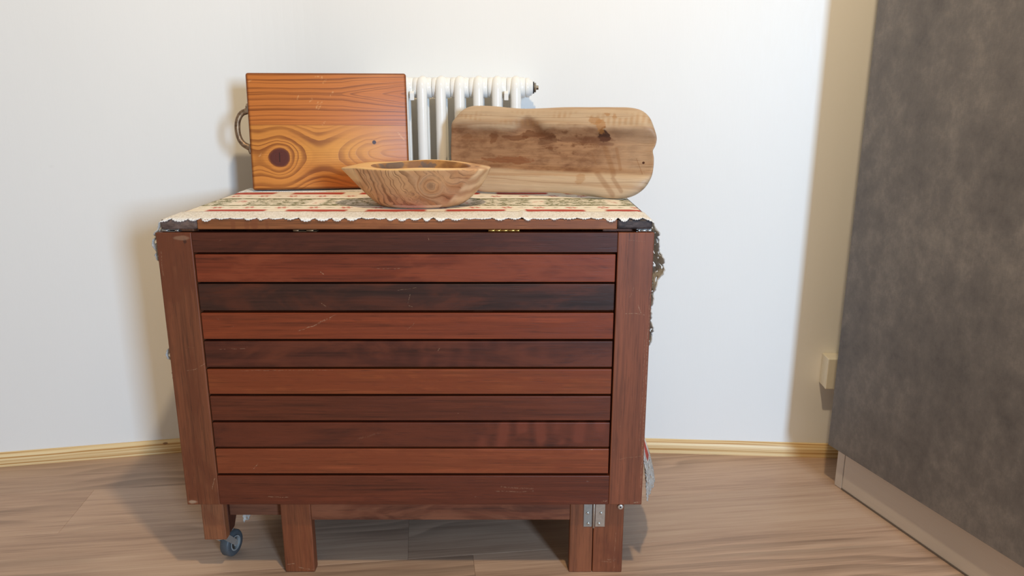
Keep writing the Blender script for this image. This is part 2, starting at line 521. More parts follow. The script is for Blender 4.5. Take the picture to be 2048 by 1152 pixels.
def fpart(name, x0, x1, z0, z1, mat, yo=0.0, bev=0.0016):
    return obj(name, boxm(x0, x1, YF + yo, YF + TH + yo * 0.3, z0, z1, bev, 2), mat, leaf)
leaf = obj('front_leaf', boxm(-0.6278, -0.5648, YF, YF + TH, 0.1655, 0.6985, 0.0016, 2), M_STL, tab)
leaf.name = 'front_leaf'
leaf['label'] = 'hanging front leaf of red-brown slats'
fpart('stile', 0.1868, 0.2506, 0.1655, 0.6985, M_STR)
specs = [  # z top, z bottom, base colour, patch colour, figure, scratches, patch amount
    (0.6985, 0.6628, lin(86, 50, 38), lin(68, 38, 31), None, [(-0.148, .693, -0.147, .686, .0008, .7), (-0.516, .684, -.514, .685, .0015, .9)], .25),
    (0.6601, 0.6081, lin(124, 66, 43), lin(136, 78, 54), None, [(-0.340, .626, -.336, .623, .0014, .9), (-0.24, .633, -.20, .634, .0012, .35)], .18),
    (0.6062, 0.5551, lin(62, 42, 38), lin(84, 50, 38), None, [(-0.3425, .569, -.336, .564, .0013, .9), (-0.183, .586, -.188, .570, .0009, .7), (-0.205, .594, -.170, .598, .0007, .5), (-0.186, .565, -.180, .563, .0009, .7)], .3),
    (0.5519, 0.5010, lin(134, 74, 46), lin(122, 66, 42), None, [(-0.387, .516, -.318, .548, .0013, .6), (-0.383, .518, -.33, .540, .0008, .5), (-0.19, .520, -.178, .533, .0007, .5)], .22),
    (0.4982, 0.4469, lin(82, 47, 38), lin(100, 60, 46), (-0.3, 0.10, .35), [(-0.535, .481, -.486, .484, .0012, .35), (-0.136, .4805, -.133, .4835, .0012, .9)], .3),
    (0.4440, 0.3936, lin(136, 82, 50), lin(124, 70, 44), None, [(-0.50, .4405, -.33, .4415, .0008, .4)], .18),
    (0.3907, 0.3405, lin(104, 60, 42), lin(88, 50, 37), None, [(-0.102, .354, -.100, .355, .0012, .8)], .22),
    (0.3375, 0.2862, lin(84, 48, 38), lin(98, 56, 41), (-0.12, 0.30, 1.5), [(-0.29, .302, -.25, .318, .004, .12)], .26),
    (0.2836, 0.2310, lin(134, 82, 56), lin(126, 74, 50), None, [(-0.492, .246, -.485, .254, .0014, 1.0), (-0.494, .242, -.493, .2435, .0012, .9), (0.146, .2815, .153, .2815, .0012, .9)], .15),
    (0.2277, 0.1655, lin(106, 62, 46), lin(94, 54, 41), None, [(-0.47, .183, -.43, .182, .0014, .5), (-0.02, .203, .04, .2, .003, .3), (-0.03, .194, .03, .193, .002, .3), (0.175, .171, .183, .1735, .003, .9)], .22),
]
for i, (zt_, zb_, c, pc, fig, scr, pa) in enumerate(specs):
    m = wood('leaf_timber_%d' % i, c, 'X', 2.7 * i + 0.6, 0.42, 0.5, pa, pc, fig, scr, wear=0.18 if i != 9 else 0.4, tone=(0.84, 0.53, 0.35))
    rail = i in (0, 9)
    x0, x1 = (-0.5646, 0.1866) if rail else (-0.5630, 0.1840)
    obj('rail' if rail else 'slat', boxm(x0, x1, YF + (0.0004 if rail else 0.0008), YF + TH - 0.001, zb_ + (0 if rail else 0.0005), zt_ - (0.0009 if i else 0.0), 0.0015 if not rail else 0.0012, 2), m, leaf)
M_BAT = wood('pale_batten', lin(184, 130, 100), 'Z', 0.4, 0.6, 0.3, 0.1)
M_BATD = wood('dark_batten', lin(92, 56, 42), 'Z', 2.4, 0.6, 0.3, 0.1)
obj('batten', boxm(-0.071, -0.036, YF + TH, YF + TH + 0.002, 0.20, 0.68, 0.0004, 1), M_BAT, leaf)
obj('batten', boxm(-0.337, -0.303, YF + TH, YF + TH + 0.002, 0.20, 0.68, 0.0004, 1), M_BATD, leaf)

rear = obj('added_unseen_leaf', boxm(-0.6278, -0.5648, YF, YF + TH, 0.1655, 0.6985, 0.0016, 2), M_STL, tab)  # unseen leaf, added to block light and darken the gaps between front slats
rear.location = (0, 0.4515, 0)
for ch in [c for c in leaf.children if not c.name.startswith('batten')]:
    clone(ch, rear)

# tabletop
ZTOP = 0.7215; ZBOT = 0.7040
M_RAIL = wood('front_edge_timber', lin(150, 102, 66), 'X', 7.7, 0.5, 0.55, 0.25, lin(128, 82, 52), wear=0.3,
              stains=[(-0.490, .712, .006, .016, lin(120, 66, 36), .6), (-0.466, .712, .005, .016, lin(120, 66, 36), .5), (-0.452, .714, .008, .014, lin(120, 64, 34), .6), (-0.43, .712, .004, .016, lin(120, 66, 36), .5)])
def mat_endgrain(name, base, dark, seed):
    t = T(name, 0.62, 0.35)
    n = t.noise(t.x * 60 + seed, t.y * 60, t.z * 140, 4, 0.7)
    m = t.noise(t.x * 22 + seed, t.y * 30, t.z * 90, 3, 0.6)
    v = t.voro(t.x * 700, t.y * 700, t.z * 700)
    col = t.ramp(n * 0.5 + m * 0.5, [(0.36, dark), (0.56, base), (0.74, tuple(min(.9, c * 1.6) for c in base))])
    return t.done(col, n + v * 0.3, 0.4, 0.001)
M_ENDL = mat_endgrain('weathered_end_grain', lin(112, 92, 82), lin(70, 54, 48), 0.0)
M_ENDR = mat_endgrain('blackened_end_grain', lin(78, 66, 64), lin(26, 22, 24), 9.0)
M_TOP = wood('top_timber', lin(128, 78, 52), 'X', 3.3, 0.5, 0.4, 0.2)
M_TOPY = wood('top_timber_cross', lin(128, 78, 52), 'Y', 5.3, 0.5, 0.4, 0.2)
YT0, YT1 = YF + 0.001, 1.752
top = obj('tabletop', boxm(-0.5528, 0.1848, YT0, YT0 + 0.055, ZBOT, ZTOP, 0.0016, 2), M_RAIL, tab)
obj('side_stile', boxm(-0.6182, -0.5530, YT0, YT1, ZBOT, ZTOP, 0.0045, 3), M_ENDL, top)
obj('side_stile', boxm(0.1850, 0.2470, YT0, YT1, ZBOT, ZTOP, 0.0045, 3), M_ENDR, top)
obj('rail', boxm(-0.5528, 0.1848, YT1 - 0.055, YT1, ZBOT, ZTOP, 0.0016, 2), M_TOP, top)
s0 = None
for k in range(6):
    y0 = YT0 + 0.058 + k * 0.0565
    if s0 is None:
        s0 = obj('slat', boxm(-0.5515, 0.1835, y0, y0 + 0.0535, ZBOT + 0.002, ZTOP - 0.001, 0.0016, 1), M_TOP, top); yb = y0
    else:
        c = clone(s0, top); c.location = (0, y0 - yb, 0)

# hinges in the gap between top and leaf
M_BRASS = plain('brass_hinge', lin(214, 172, 96), 0.3, 0.9)
M_ZINC = plain('zinc_hinge', lin(196, 194, 188), 0.35, 0.85)
M_OLDB = plain('dull_brass_hinge', lin(150, 122, 92), 0.45, 0.8)
def knuckles(xa, xb_, mat, gaps):
    h = None
    n = len(gaps) // 2
    for i in range(n):
        bm = bmesh.new()
        lathe(bm, [(gaps[2 * i] + .0003, .0016), (gaps[2 * i] + .0008, .0021), (gaps[2 * i + 1] - .0008, .0021), (gaps[2 * i + 1] - .0003, .0016)], 'X', (0, YF + 0.006, 0.7013), 14)
        if h is None:
            bm2 = bmesh.new()
            box(bm2, xa, xb_, YF + 0.0065, YF + TH, 0.6992, 0.6999); box(bm2, xa, xb_, YF + 0.0065, YF + TH, 0.7028, 0.7036)
            h = obj('leaf_hinge', bm2, mat, tab)
        obj('knuckle', bm, mat, h, True)
knuckles(-0.042, 0.0135, M_BRASS, [-.042, -.030, -.030, -.020, -.020, -.0072, -.0072, .0055, .0055, .0135])
knuckles(-0.3865, -0.345, M_OLDB, [-.3865, -.376, -.363, -.350])
knuckles(-0.6182, -0.588, M_ZINC, [-.618, -.607, -.595, -.588])
knuckles(0.220, 0.2465, M_ZINC, [.222, .2265, .2265, .238, .238, .2465])

# frame below
YL = 1.3255
M_LEG = wood('leg_timber', lin(134, 84, 58), 'Z', 8.2, 0.5, 0.4, 0.2, lin(112, 66, 46), wear=0.45,
             scratches=[(-.452, .018, -.437, .019, .0012, .9), (-.43, .012, -.40, .006, .002, .5), (0.205, .01, .206, .09, .0006, .6), (.19, .03, .21, .028, .003, .3), (.18, .026, .2, .024, .002, .3)])
M_LEG2 = wood('leg_timber_grey', lin(140, 92, 66), 'Z', 5.9, 0.55, 0.35, 0.15, None, wear=0.4)
M_STRE = wood('stretcher_timber', lin(112, 66, 48), 'X', 6.4, 0.5, 0.5, 0.25, lin(136, 92, 72), wear=0.5)
M_DKL = wood('inner_timber', lin(86, 50, 38), 'Z', 3.9, 0.5, 0.35, 0.15)
# swinging gate: two uprights, rails, hinged to the corner post
gate = obj('gate_leg', boxm(-0.4572, -0.3975, YL, YL + 0.024, 0.0, 0.690, 0.0022, 2), M_LEG, tab)
obj('upright', boxm(0.1147, 0.1604, YL, YL + 0.024, 0.0, 0.690, 0.0018, 2), M_LEG2, gate)
obj('stretcher', boxm(-0.3975, 0.1147, YL + 0.001, YL + 0.022, 0.1175, 0.170, 0.0016, 2), M_STRE, gate)
obj('top_rail', boxm(-0.3975, 0.1147, YL + 0.001, YL + 0.022, 0.63, 0.685, 0.0016, 2), M_STRE, gate)
obj('corner_post', boxm(0.1616, 0.2212, YL, YL + 0.024, 0.0, 0.7035, 0.0018, 2), M_LEG, tab)
def post(name, x0, x1, y0, y1, z0, z1, mat, par=tab, bev=0.002): return obj(name, boxm(x0, x1, y0, y1, z0, z1, bev, 2), mat, par)
# caster corner: front board and a chamfered board behind
M_CLEG = wood('caster_leg_timber', lin(150, 104, 76), 'Z', 9.2, 0.6, 0.4, 0.2, lin(128, 82, 58), wear=0.4)
cl = post('caster_leg', -0.6135, -0.5690, YL, YL + 0.020, 0.0735, 0.7035, M_CLEG)
bm = bmesh.new()
prism(bm, [(YL + 0.0205, 0.076), (YL + 0.0205, 0.7035), (YL + 0.072, 0.7035), (YL + 0.072, 0.106), (YL + 0.046, 0.076)], 'X', -0.6125, -0.5692, 0.0012)
obj('chamfered_block', bm, M_DKL, cl)
rl = post('caster_leg', -0.6135, -0.5690, 1.715, 1.737, 0.0735, 0.7035, M_CLEG)
post('rear_post', 0.1616, 0.2212, 1.713, 1.737, 0.0, 0.7035, M_LEG)
post('side_rail', -0.6120, -0.5905, YL + 0.073, 1.7145, 0.640, 0.7035, M_STRE)
post('side_rail', 0.1800, 0.2020, YL + 0.0245, 1.7125, 0.115, 0.160, M_STRE)
post('side_rail', 0.1800, 0.2020, YL + 0.0245, 1.7125, 0.640, 0.7035, M_STRE)
post('rear_stretcher', -0.5690, 0.1616, 1.716, 1.736, 0.115, 0.165, M_STRE)
post('rear_apron', -0.5690, 0.1616, 1.716, 1.736, 0.640, 0.7035, M_STRE)
M_STRG = wood('short_stretcher_timber', lin(122, 84, 68), 'X', 1.9, 0.55, 0.4, 0.15, None, wear=0.3)
post('short_stretcher', -0.5688, -0.4640, YL + 0.026, YL + 0.046, 0.1130, 0.150, M_STRG)

# steel hinge between the gate and the corner post
hx, hy = 0.1612, YL
hinge = obj('gate_hinge', boxm(hx - 0.0195, hx - 0.0030, hy - 0.0014, hy - 0.0001, 0.1040, 0.1660, 0.0003, 1), plain('zinc_plated_steel', lin(168, 172, 168), 0.38, 0.75, var=0.2, sc=160), tab)
M_ZP = plain('zinc_plated_steel_warm', lin(186, 176, 162), 0.40, 0.75, var=0.2, sc=160)
obj('plate', boxm(hx + 0.0035, hx + 0.0225, hy - 0.0014, hy - 0.0001, 0.1040, 0.1660, 0.0003, 1), M_ZP, hinge)
bm = bmesh.new(); lathe(bm, [(0.1020, .0016), (0.1025, .0022), (0.166, .0022), (0.1665, .0016)], 'Z', (hx + 0.0003, hy - 0.0020, 0), 14)
obj('pin', bm, M_ZP, hinge, True)
M_SCR = plain('bright_screw', lin(214, 212, 204), 0.3, 0.8)
M_HOLE = plain('screw_recess', lin(40, 38, 38), 0.7)
def screw(x, z, r, par):
    bm = bmesh.new(); lathe(bm, [(hy - 0.0016, r), (hy - 0.0026, r * 0.93), (hy - 0.0031, r * 0.6), (hy - 0.0031, r * 0.02)], 'Y', (x, 0, z), 20)
    s = obj('screw', bm, M_SCR, par, True)
    bm = bmesh.new(); lathe(bm, [(hy - 0.00325, r * 0.32), (hy - 0.0030, r * 0.32)], 'Y', (x, 0, z), 6)
    obj('socket', bm, M_HOLE, s)
for x, z in ((hx - 0.0120, 0.1340), (hx - 0.0102, 0.1110), (hx + 0.0142, 0.1340), (hx + 0.0108, 0.1110)): screw(x, z, 0.0032, hinge)
screw(0.2135, 0.1480, 0.0058, tab)

# casters
M_TYRE = plain('blue_grey_rubber_tyre', lin(74, 80, 84), 0.5, var=0.25, sc=90)
M_HUBC = plain('grey_plastic_hub', lin(140, 142, 140), 0.4, var=0.1)
M_FORK = plain('galvanised_fork', lin(204, 200, 192), 0.35, 0.7)
def caster(x, y, par, rz):
    e = obj('caster', boxm(-0.020, 0.020, -0.020, 0.016, 0.0705, 0.0733, 0.001, 1), M_FORK, par, loc=(x, y, 0), rot=(0, 0, rz))
    bm = bmesh.new()
    lathe(bm, [(0.058, .010), (0.061, .015), (0.066, .0175), (0.0705, .016)], 'Z', (0, 0, 0), 24)
    for s in (-1, 1):
        prism(bm, [(-0.010, 0.061), (0.008, 0.061), (0.036, 0.030), (0.034, 0.024), (0.028, 0.023), (0.022, 0.028)], 'X', s * 0.0125 - 0.0007, s * 0.0125 + 0.0007)
    obj('fork', bm, M_FORK, e)
    bm = bmesh.new()
    lathe(bm, [(-0.0095, .018), (-0.0100, .025), (-0.0070, .0275), (0.0070, .0275), (0.0100, .025), (0.0095, .018)], 'X', (0, 0.030, 0.0277), 40)
    w = obj('wheel', bm, M_TYRE, e, True)
    bm = bmesh.new()
    lathe(bm, [(-0.0105, .0168), (-0.0115, .0150), (-0.0098, .012), (-0.0098, .007), (-0.0140, .0045), (0.0140, .0045), (0.0098, .007), (0.0098, .012), (0.0115, .0150), (0.0105, .0168)], 'X', (0, 0.030, 0.0277), 32)
    obj('hub', bm, M_HUBC, w, True)
caster(-0.5940, YL + 0.034, cl, radians(-14))
caster(-0.5900, 1.715, rl, radians(160))

# ------------------------------------------------------------------ table runner
ZC = ZTOP + 0.0004
XL, XR = -0.6180, 0.2470
def bulge(side, d, y):
    fr = sstep(1.385, 1.315, y)                     # strongest at the front lace edge
    if side > 0:
        b = 0.0045 + 0.022 * exp(-((d - 0.075) / 0.048) ** 2) * fr + 0.008 * exp(-((d - 0.205) / 0.026) ** 2) * fr
        b += 0.004 * sin(d * 95) * fr * sstep(.2, .02, d)
        b -= 0.008 * fr * sstep(.23, .28, d) * sstep(.50, .42, d)
        b += 0.050 * sstep(0.36, 0.60, d) * (0.25 + 0.75 * sstep(1.30, 1.42, y))
        b += 0.004 * sin(y * 31) * sstep(0.05, 0.3, d)
    else:
        b = 0.0065 + 0.0165 * exp(-((d - 0.045) / 0.030) ** 4) * fr + 0.0195 * exp(-((d - 0.248) / 0.019) ** 4) * fr
        b += 0.013 * exp(-((d - 0.285) / 0.010) ** 4) * fr
        b -= 0.003 * fr * sstep(.10, .13, d) * sstep(.22, .2, d)
        b += 0.004 * sin(y * 27 + 1) * sstep(0.05, 0.3, d)
        b -= 0.060 * sstep(0.46, 0.64, d) * sstep(1.395, 1.43, y)
    return b
RB = 0.009
def P_run(s, y):
    """s: signed run along the runner measured from the middle of the top"""
    xm = (XL + XR) / 2; half = (XR - XL) / 2 - RB
    sd = 1 if s >= 0 else -1
    a = abs(s)
    if a <= half:
        return Vector((xm + s, y, ZC))
    a -= half
    arc = RB * pi / 2
    if a <= arc:
        th = a / RB
        x = half + RB * sin(th) * (1.0 + 0.35 * sin(th)); z = ZC - RB * (1 - cos(th))
        return Vector((xm + sd * x, y, z))
    d = a - arc
    t = sstep(0, 0.02, d)
    x = half + RB * 1.35 * (1 - t) + t * (RB + bulge(sd, d, y))
    return Vector((xm + sd * x, y, ZC - RB - d))
HALF = (XR - XL) / 2 - RB + RB * pi / 2
DR, DLf = 0.560, 0.665          # drop lengths right / left
YB0, YB1 = 1.377, 1.690         # woven body between the lace borders

def mat_runner():
    t = T('woven_tapestry_runner', 0.85, 0.2)
    y = t.y; x = t.x; z = t.z
    s = x + z                           # runs on smoothly over the sides
    cream = lin(238, 228, 208); red = lin(186, 78, 66); green = lin(104, 106, 62); pink = lin(196, 110, 96)
    n1 = t.noise(s * 55, y * 75, 0.0, 3, 0.6); n2 = t.noise(s * 90 + 7, y * 130, 3.0, 3, 0.6); n3 = t.noise(s * 26 + 2, y * 20, 4.0, 2)
    band = lambda a, b, e=0.0015: y.ss(a - e, a + e) * y.ss(b + e, b - e)
    per = lambda p, o: ((s + o) * (1.0 / p)).fract()
    col = t.mix(cream, lin(244, 237, 222), n3)
    # red stripes broken by cream leaf ornaments
    def red_stripe(a, b, o):
        p = per(0.150, o)
        gap = ((p - 0.5).abs() + (n1 - 0.5) * 0.10).ss(0.35, 0.40)
        tri = (1.0 - gap)
        return band(a, b) * tri * n2.ss(0.26, 0.34)
    col = t.mix(col, red, red_stripe(1.381, 1.413, 0.02))
    col = t.mix(col, red, red_stripe(1.642, 1.674, 0.08))
    col = t.mix(col, red, (band(1.4125, 1.4155, .0006) + band(1.6385, 1.641, .0006)) * 0.5)
    # rows of small red flowers with olive leaves
    def flowers(yc, o, w):
        p = per(0.062, o) - 0.5
        dx = p * 0.062
        d = (dx * dx + (y - yc) * (y - yc)).sqrt()
        ang = t.math('ARCTAN2', y - yc, dx)
        pet = (ang * 6.0).sin() * 0.003 + 0.0115
        fl = (d / pet).ss(1.05, 0.85) * (d.ss(0.0016, 0.003)) * n2.ss(0.36, 0.46)
        p2 = per(0.062, o + 0.031) - 0.5
        d2 = ((p2 * 0.062).abs() * 0.45 + (y - yc).abs())
        lf = (d2 + (n1 - 0.5) * 0.010).ss(0.0062, 0.0046) * n2.ss(0.42, 0.52)
        return fl, lf
    for yc, o in ((1.440, 0.0), (1.610, 0.025)):
        fl, lf = flowers(yc, o, 0.02)
        col = t.mix(col, pink, fl * 0.85)
        col = t.mix(col, lin(140, 124, 92), lf * 0.75)
    # olive green centre band with a lattice of cream vines
    vine = ((s * 105.0 + (y * 160).sin() * 2.2 + n1 * 5.0).sin() * (y * 230 + n2 * 4.0).sin()).abs()
    edge = band(1.562, 1.574, .001) + band(1.464, 1.474, .001)
    med = (per(0.150, 0.05) - 0.5).abs()
    g = band(1.474, 1.562) * (vine.ss(0.34, 0.18) * 0.9).max(n1.ss(0.54, 0.60) * 0.9)
    g = g * ((med + (n3 - 0.5) * 0.2).ss(0.06, 0.14))
    col = t.mix(col, green, (g + edge * n2.ss(0.35, 0.45)).clamp())
    rd = band(1.495, 1.541) * med.ss(0.10, 0.05) * n1.ss(0.52, 0.58)
    col = t.mix(col, pink, rd * 0.8)
    weave = (s * 2600).sin() * 0.5 + (y * 2600).sin() * 0.5
    return t.done(col, weave * 0.3 + n2, 0.35, 0.0008)
def mat_lace(thin=True):
    t = T('cream_crochet_cotton' if thin else 'cream_crochet_cotton_dense', 0.9, 0.15)
    n = t.noise(t.x * 300, t.y * 300, t.z * 300, 3, 0.6)
    v = t.voro(t.x * 330, t.y * 330, t.z * 330)
    col = t.mix(lin(238, 234, 228), lin(212, 206, 197), v.ss(0.35, 0.75))
    m = t.done(col, n * 0.6 - v, 0.45, 0.0008)
    if not thin: return m
    tl_ = t.nt.nodes.new('ShaderNodeBsdfTranslucent'); tl_.inputs[0].default_value = (0.86, 0.82, 0.74, 1)
    mx = t.nt.nodes.new('ShaderNodeMixShader'); mx.inputs[0].default_value = 0.45
    t.nt.links.new(t.b.outputs[0], mx.inputs[1]); t.nt.links.new(tl_.outputs[0], mx.inputs[2])
    t.nt.links.new(mx.outputs[0], t.nt.nodes['Material Output'].inputs[0])
    return m
M_RUN, M_LACE, M_LACED = mat_runner(), mat_lace(), mat_lace(False)
run = empty('table_runner', (0, 0, 0))
props(run, 'cream table runner with red and green woven stripes and scalloped crochet edging', 'table runner')

def sheet(name, S, Y, f, mat, th, keep=None, off=0.0):
    bm = bmesh.new()
    G = [[bm.verts.new(f(s, y)) for y in Y] for s in S]
    for i in range(len(S) - 1):
        for j in range(len(Y) - 1):
            if keep and not keep(i, j): continue
            bm.faces.new((G[i][j], G[i + 1][j], G[i + 1][j + 1], G[i][j + 1]))
    for v in [v for v in bm.verts if not v.link_faces]: bm.verts.remove(v)
    o = obj(name, bm, mat, run, True)
    md = o.modifiers.new('thickness', 'SOLIDIFY'); md.thickness = th; md.offset = off
    return o
def srange(a, b, step):
    n = max(1, int(round((b - a) / step))); return [a + (b - a) * i / n for i in range(n + 1)]
Sbody = srange(-(HALF + DLf - 0.06), -HALF, 0.012) + srange(-HALF, -HALF + 0.018, 0.003)[1:] + srange(-HALF + 0.018, HALF - 0.018, 0.012)[1:] + srange(HALF - 0.018, HALF, 0.003)[1:] + srange(HALF, HALF + DR - 0.06, 0.012)[1:]
def wav(s, y):
    p = P_run(s, y)
    if abs(s) < HALF - 0.02:
        p.z += 0.0007 + 0.0007 * mnoise.noise((s * 14, y * 14, 0.0)) + 0.0022 * exp(-((s - 0.205) / 0.006) ** 2) * sstep(1.5, 1.36, y)
    return p
body = sheet('woven_body', Sbody, srange(YB0, YB1, 0.012), lambda s, y: wav(s, y), M_RUN, 0.0010)

# scalloped crochet borders: front and back edges of the top
random.seed(5)
def scallop_edge():
    """list of (s, reach) along the whole front edge of the top: reach = how far the lobe goes past the base line"""
    pts = []; s = -HALF
    while s < HALF:
        w = random.uniform(0.019, 0.030); h = random.uniform(0.003, 0.0075); cusp = random.uniform(-0.008, 0.0)
        n = 12
        for k in range(n):
            q = k / n
            arch = (sin(pi * q)) ** 0.55
            pts.append((s + w * q, cusp + (h - cusp) * arch + (0.0013 if k % 2 else 0)))
        s += w
    return pts
def border_top(name, front):
    pts = scallop_edge()
    bm = bmesh.new()
    rows = 9
    grid = []
    for s, r in pts:
        s = max(-HALF + 0.003, min(HALF - 0.003, s))
        slow = 0.004 * mnoise.noise((s * 9, 3.0 if front else 8.0, 0))
        col = []
        for j in range(rows + 1):
            q = j / rows
            if front:
                yb, ye = YB0 + 0.004, (YF + 0.006) - r - slow
                y = yb + (ye - yb) * q
                over = max(0.0, (YF + 0.002) - y)
                p = wav(s, max(y, YF - 0.0006))
                p.z -= over * 0.95
                if over > 0: p.y = YF - 0.0009 - over * 0.12
                p.z += 0.0012 + 0.0008 * mnoise.noise((s * 30, y * 30, 2.0)) - 0.0008 * q
            else:
                y = YB1 - 0.004 + (0.066 + r) * q
                p = wav(s, y); p.z += 0.001
            col.append(bm.verts.new(p))
        grid.append(col)
    for A, B in zip(grid, grid[1:]):
        for j in range(rows):
            bm.faces.new((A[j], B[j], B[j + 1], A[j + 1]))
    o = obj(name, bm, M_LACED, run, True)
    md = o.modifiers.new('thickness', 'SOLIDIFY'); md.thickness = 0.0014; md.offset = 0
border_top('lace_border', True)
border_top('lace_border', False)

# open crochet on the hanging sides: little rings and bars with real holes
def lace_keep(nj):
    def k(i, j):
        if j == 0 or j == nj - 1: return True
        a, b = i % 6, j % 6
        if a in (2, 3) and b in (2, 3): return False
        if a == 5 and b == 5: return False
        return True
    return k
def side_border(sd, front, D):
    S = srange(HALF - 0.002, HALF + (D - 0.05 if sd > 0 or not front else 0.40), 0.0040)
    nj = 18
    def f(s, q):
        lob = abs(sin((s - HALF) / 0.026 * pi)) ** 0.6
        if front:
            yb, ye = YB0 + 0.004, 1.3262 - 0.011 * lob + 0.004 * sin(s * 40)
            if s - HALF < 0.02: ye = 1.306
        else:
            yb, ye = YB1 - 0.004, YB1 + 0.058 + 0.010 * lob
        y = yb + (ye - yb) * q
        p = P_run(sd * s, y)
        p.x += sd * 0.0015 * sin(s * 700) * sin(q * 40) + sd * 0.0012 * lob * q
        return p
    sheet('lace_border', S, [j / nj for j in range(nj + 1)], f, M_LACE, 0.0016, lace_keep(nj))
def end_border(sd, D):
    Y = srange(YB0 - 0.05 if sd > 0 else 1.425, YB1 + 0.05, 0.0040)
    ni = 16
    def f(q, y):
        lob = abs(sin(y / 0.026 * pi)) ** 0.6
        s = HALF + D - 0.062 + (0.052 + 0.010 * lob) * q
        p = P_run(sd * s, y)
        p.x += sd * 0.0012 * sin(y * 700) * sin(q * 40)
        return p
    kp = lace_keep(ni)
    sheet('lace_border', [i / ni for i in range(ni + 1)], Y, f, M_LACE, 0.0016, lambda i, j: kp(j, i))
for sd, D in ((1, DR), (-1, DLf)):
    side_border(sd, True, D); side_border(sd, False, D); end_border(sd, D)

ZS = ZC + 0.0026        # height on which the boards and the bowl stand

# ------------------------------------------------------------------ rectangular cutting board with iron handle
BW, BH, BD = 0.349, 0.2555, 0.030
def mat_board():
    t = T('orange_varnished_pine', 0.40, 0.45)
    u, v = t.x, t.z
    nz = t.noise(u * 7, t.y * 7, v * 12, 3)
    low = t.noise(u * 4 + 2, 1.0, v * 10, 2)
    # lower plank: lines stream around a big knot and a small one
    wob = t.noise(u * 22, 6.0, v * 26, 2)
    r = t.dist(u, v, 0.062, 0.071, 1.12, 0.95) + (wob - 0.5) * 0.010
    dx = (u - 0.062) + (wob - 0.5) * 0.010
    dv = (v - 0.071) + (low - 0.5) * 0.022 + (wob - 0.5) * 0.006 - (u - 0.062).max(0.0) * 0.035
    dxr = dx.max(0.0) * (1.0 / 0.130) + (0.0 - dx).max(0.0) * (1.0 / 0.062)
    gx = dx * (dxr * dxr * -1.0).exp()
    psi = (gx * gx + dv * dv).sqrt()
    r_s = t.dist(u, v, 0.272, 0.103)
    psi = psi + 0.004 * (r_s.ss(0.022, 0.0))
    dn = t.noise(psi * 34, 0.0, 0.0, 2)
    g1 = (psi * 96 + dn * 4.0 + (nz - 0.5) * 0.4).fract()
    # upper plank: straight fine grain and a cathedral opening to the right
    av = (v - 0.211) + (low - 0.5) * 0.016
    cath = (av * av + 0.000006).sqrt() - (u - 0.205).max(0.0) * 0.15
    strt = av.abs() * 0.9
    wgt = av.abs().ss(0.050, 0.016)
    g2s = cath * wgt + strt * (1.0 - wgt) + (v - 0.211) * 0.08
    g2 = (g2s * 120 + t.noise(g2s * 60, 5.0, 7.0, 2) * 4.0 + (nz - 0.5) * 0.3).fract()
    upper = (v + (u - 0.17) * 0.008).ss(0.1418, 0.1424)
    g = g1 * (1.0 - upper) + g2 * upper
    late = g.ss(0.45, 0.93) * g.ss(1.0, 0.955)
    fib = t.noise(u * 12, t.y * 200, v * 420, 3, 0.6)
    early = t.mix(lin(206, 140, 74), lin(190, 118, 58), nz)
    early = t.mix(early, lin(186, 106, 54), upper * 0.75)
    early = t.mix(early, lin(214, 152, 72), t.dist(u, v, 0.19, 0.085, 0.16, 0.05).ss(1.0, 0.2) * 0.6)
    early = t.mix(early, lin(166, 84, 36), t.dist(u, v, 0.24, 0.005, 0.13, 0.045).ss(1.0, 0.3) * 0.8)
    early = t.mix(early, lin(172, 94, 48), u.ss(0.27, 0.36) * 0.5)
    lam = t.noise(u * 3.5 + 4, 8.0, v * 26, 3).ss(0.30, 0.60) * 0.55 + 0.30
    col = t.mix(early, lin(124, 66, 28), late * lam * (1.0 - u.ss(0.14, 0.24) * (1.0 - upper) * 0.55))
    thin = (v * 1150 + (low - .5) * 20 + nz * 6).sin() * 0.5 + 0.5
    col = t.mix(col, lin(140, 78, 36), thin * 0.22 * t.noise(u * 2.0, 3.0, v * 20, 2).ss(0.42, 0.6))
    col = t.mulc(col, t.grey(fib * 0.30 + 0.85))
    # seam, knots
    sm = (v + (u - 0.17) * 0.008 - 0.1421).abs().ss(0.0009, 0.0003)
    col = t.mix(col, lin(84, 40, 20), sm * 0.7)
    col = t.mix(col, lin(104, 54, 40), r.ss(0.0225, 0.0195))
    col = t.mix(col, lin(88, 42, 40), r.ss(0.019, 0.017))
    col = t.mix(col, lin(36, 16, 16), t.seg(u, v, 0.0625, 0.062, 0.0628, 0.082, 0.0011))
    col = t.mix(col, lin(60, 26, 20), (r_s + (nz - .5) * .003).ss(0.0052, 0.0034))
    # dents with flour-white bruises
    for (a, b, c_, d_) in ((0.150, 0.247, 0.160, 0.2485), (0.163, 0.243, 0.164, 0.247), (0.148, 0.178, 0.153, 0.192), (0.153, 0.176, 0.161, 0.193), (0.135, 0.192, 0.140, 0.200), (0.160, 0.143, 0.165, 0.149), (0.181, 0.206, 0.186, 0.214), (0.108, 0.199, 0.112, 0.206), (0.166, 0.234, 0.172, 0.240), (0.325, 0.125, 0.340, 0.108), (0.006, 0.236, 0.013, 0.240), (0.019, 0.075, 0.024, 0.080)):
        col = t.mix(col, lin(216, 168, 130), t.seg(u, v, a, b, c_, d_, 0.0026) * t.noise(u * 260, 2.0, v * 260, 3).ss(0.42, 0.6) * 0.5)
    # darker, handled edges
    em = u.min(BW - u).min(v.min(BH - v)) + (nz - 0.5) * 0.005
    col = t.mix(col, lin(92, 42, 20), em.ss(0.0075, 0.0015) * 0.72)
    col = t.mix(col, lin(78, 40, 24), t.y.ss(0.003, 0.008))
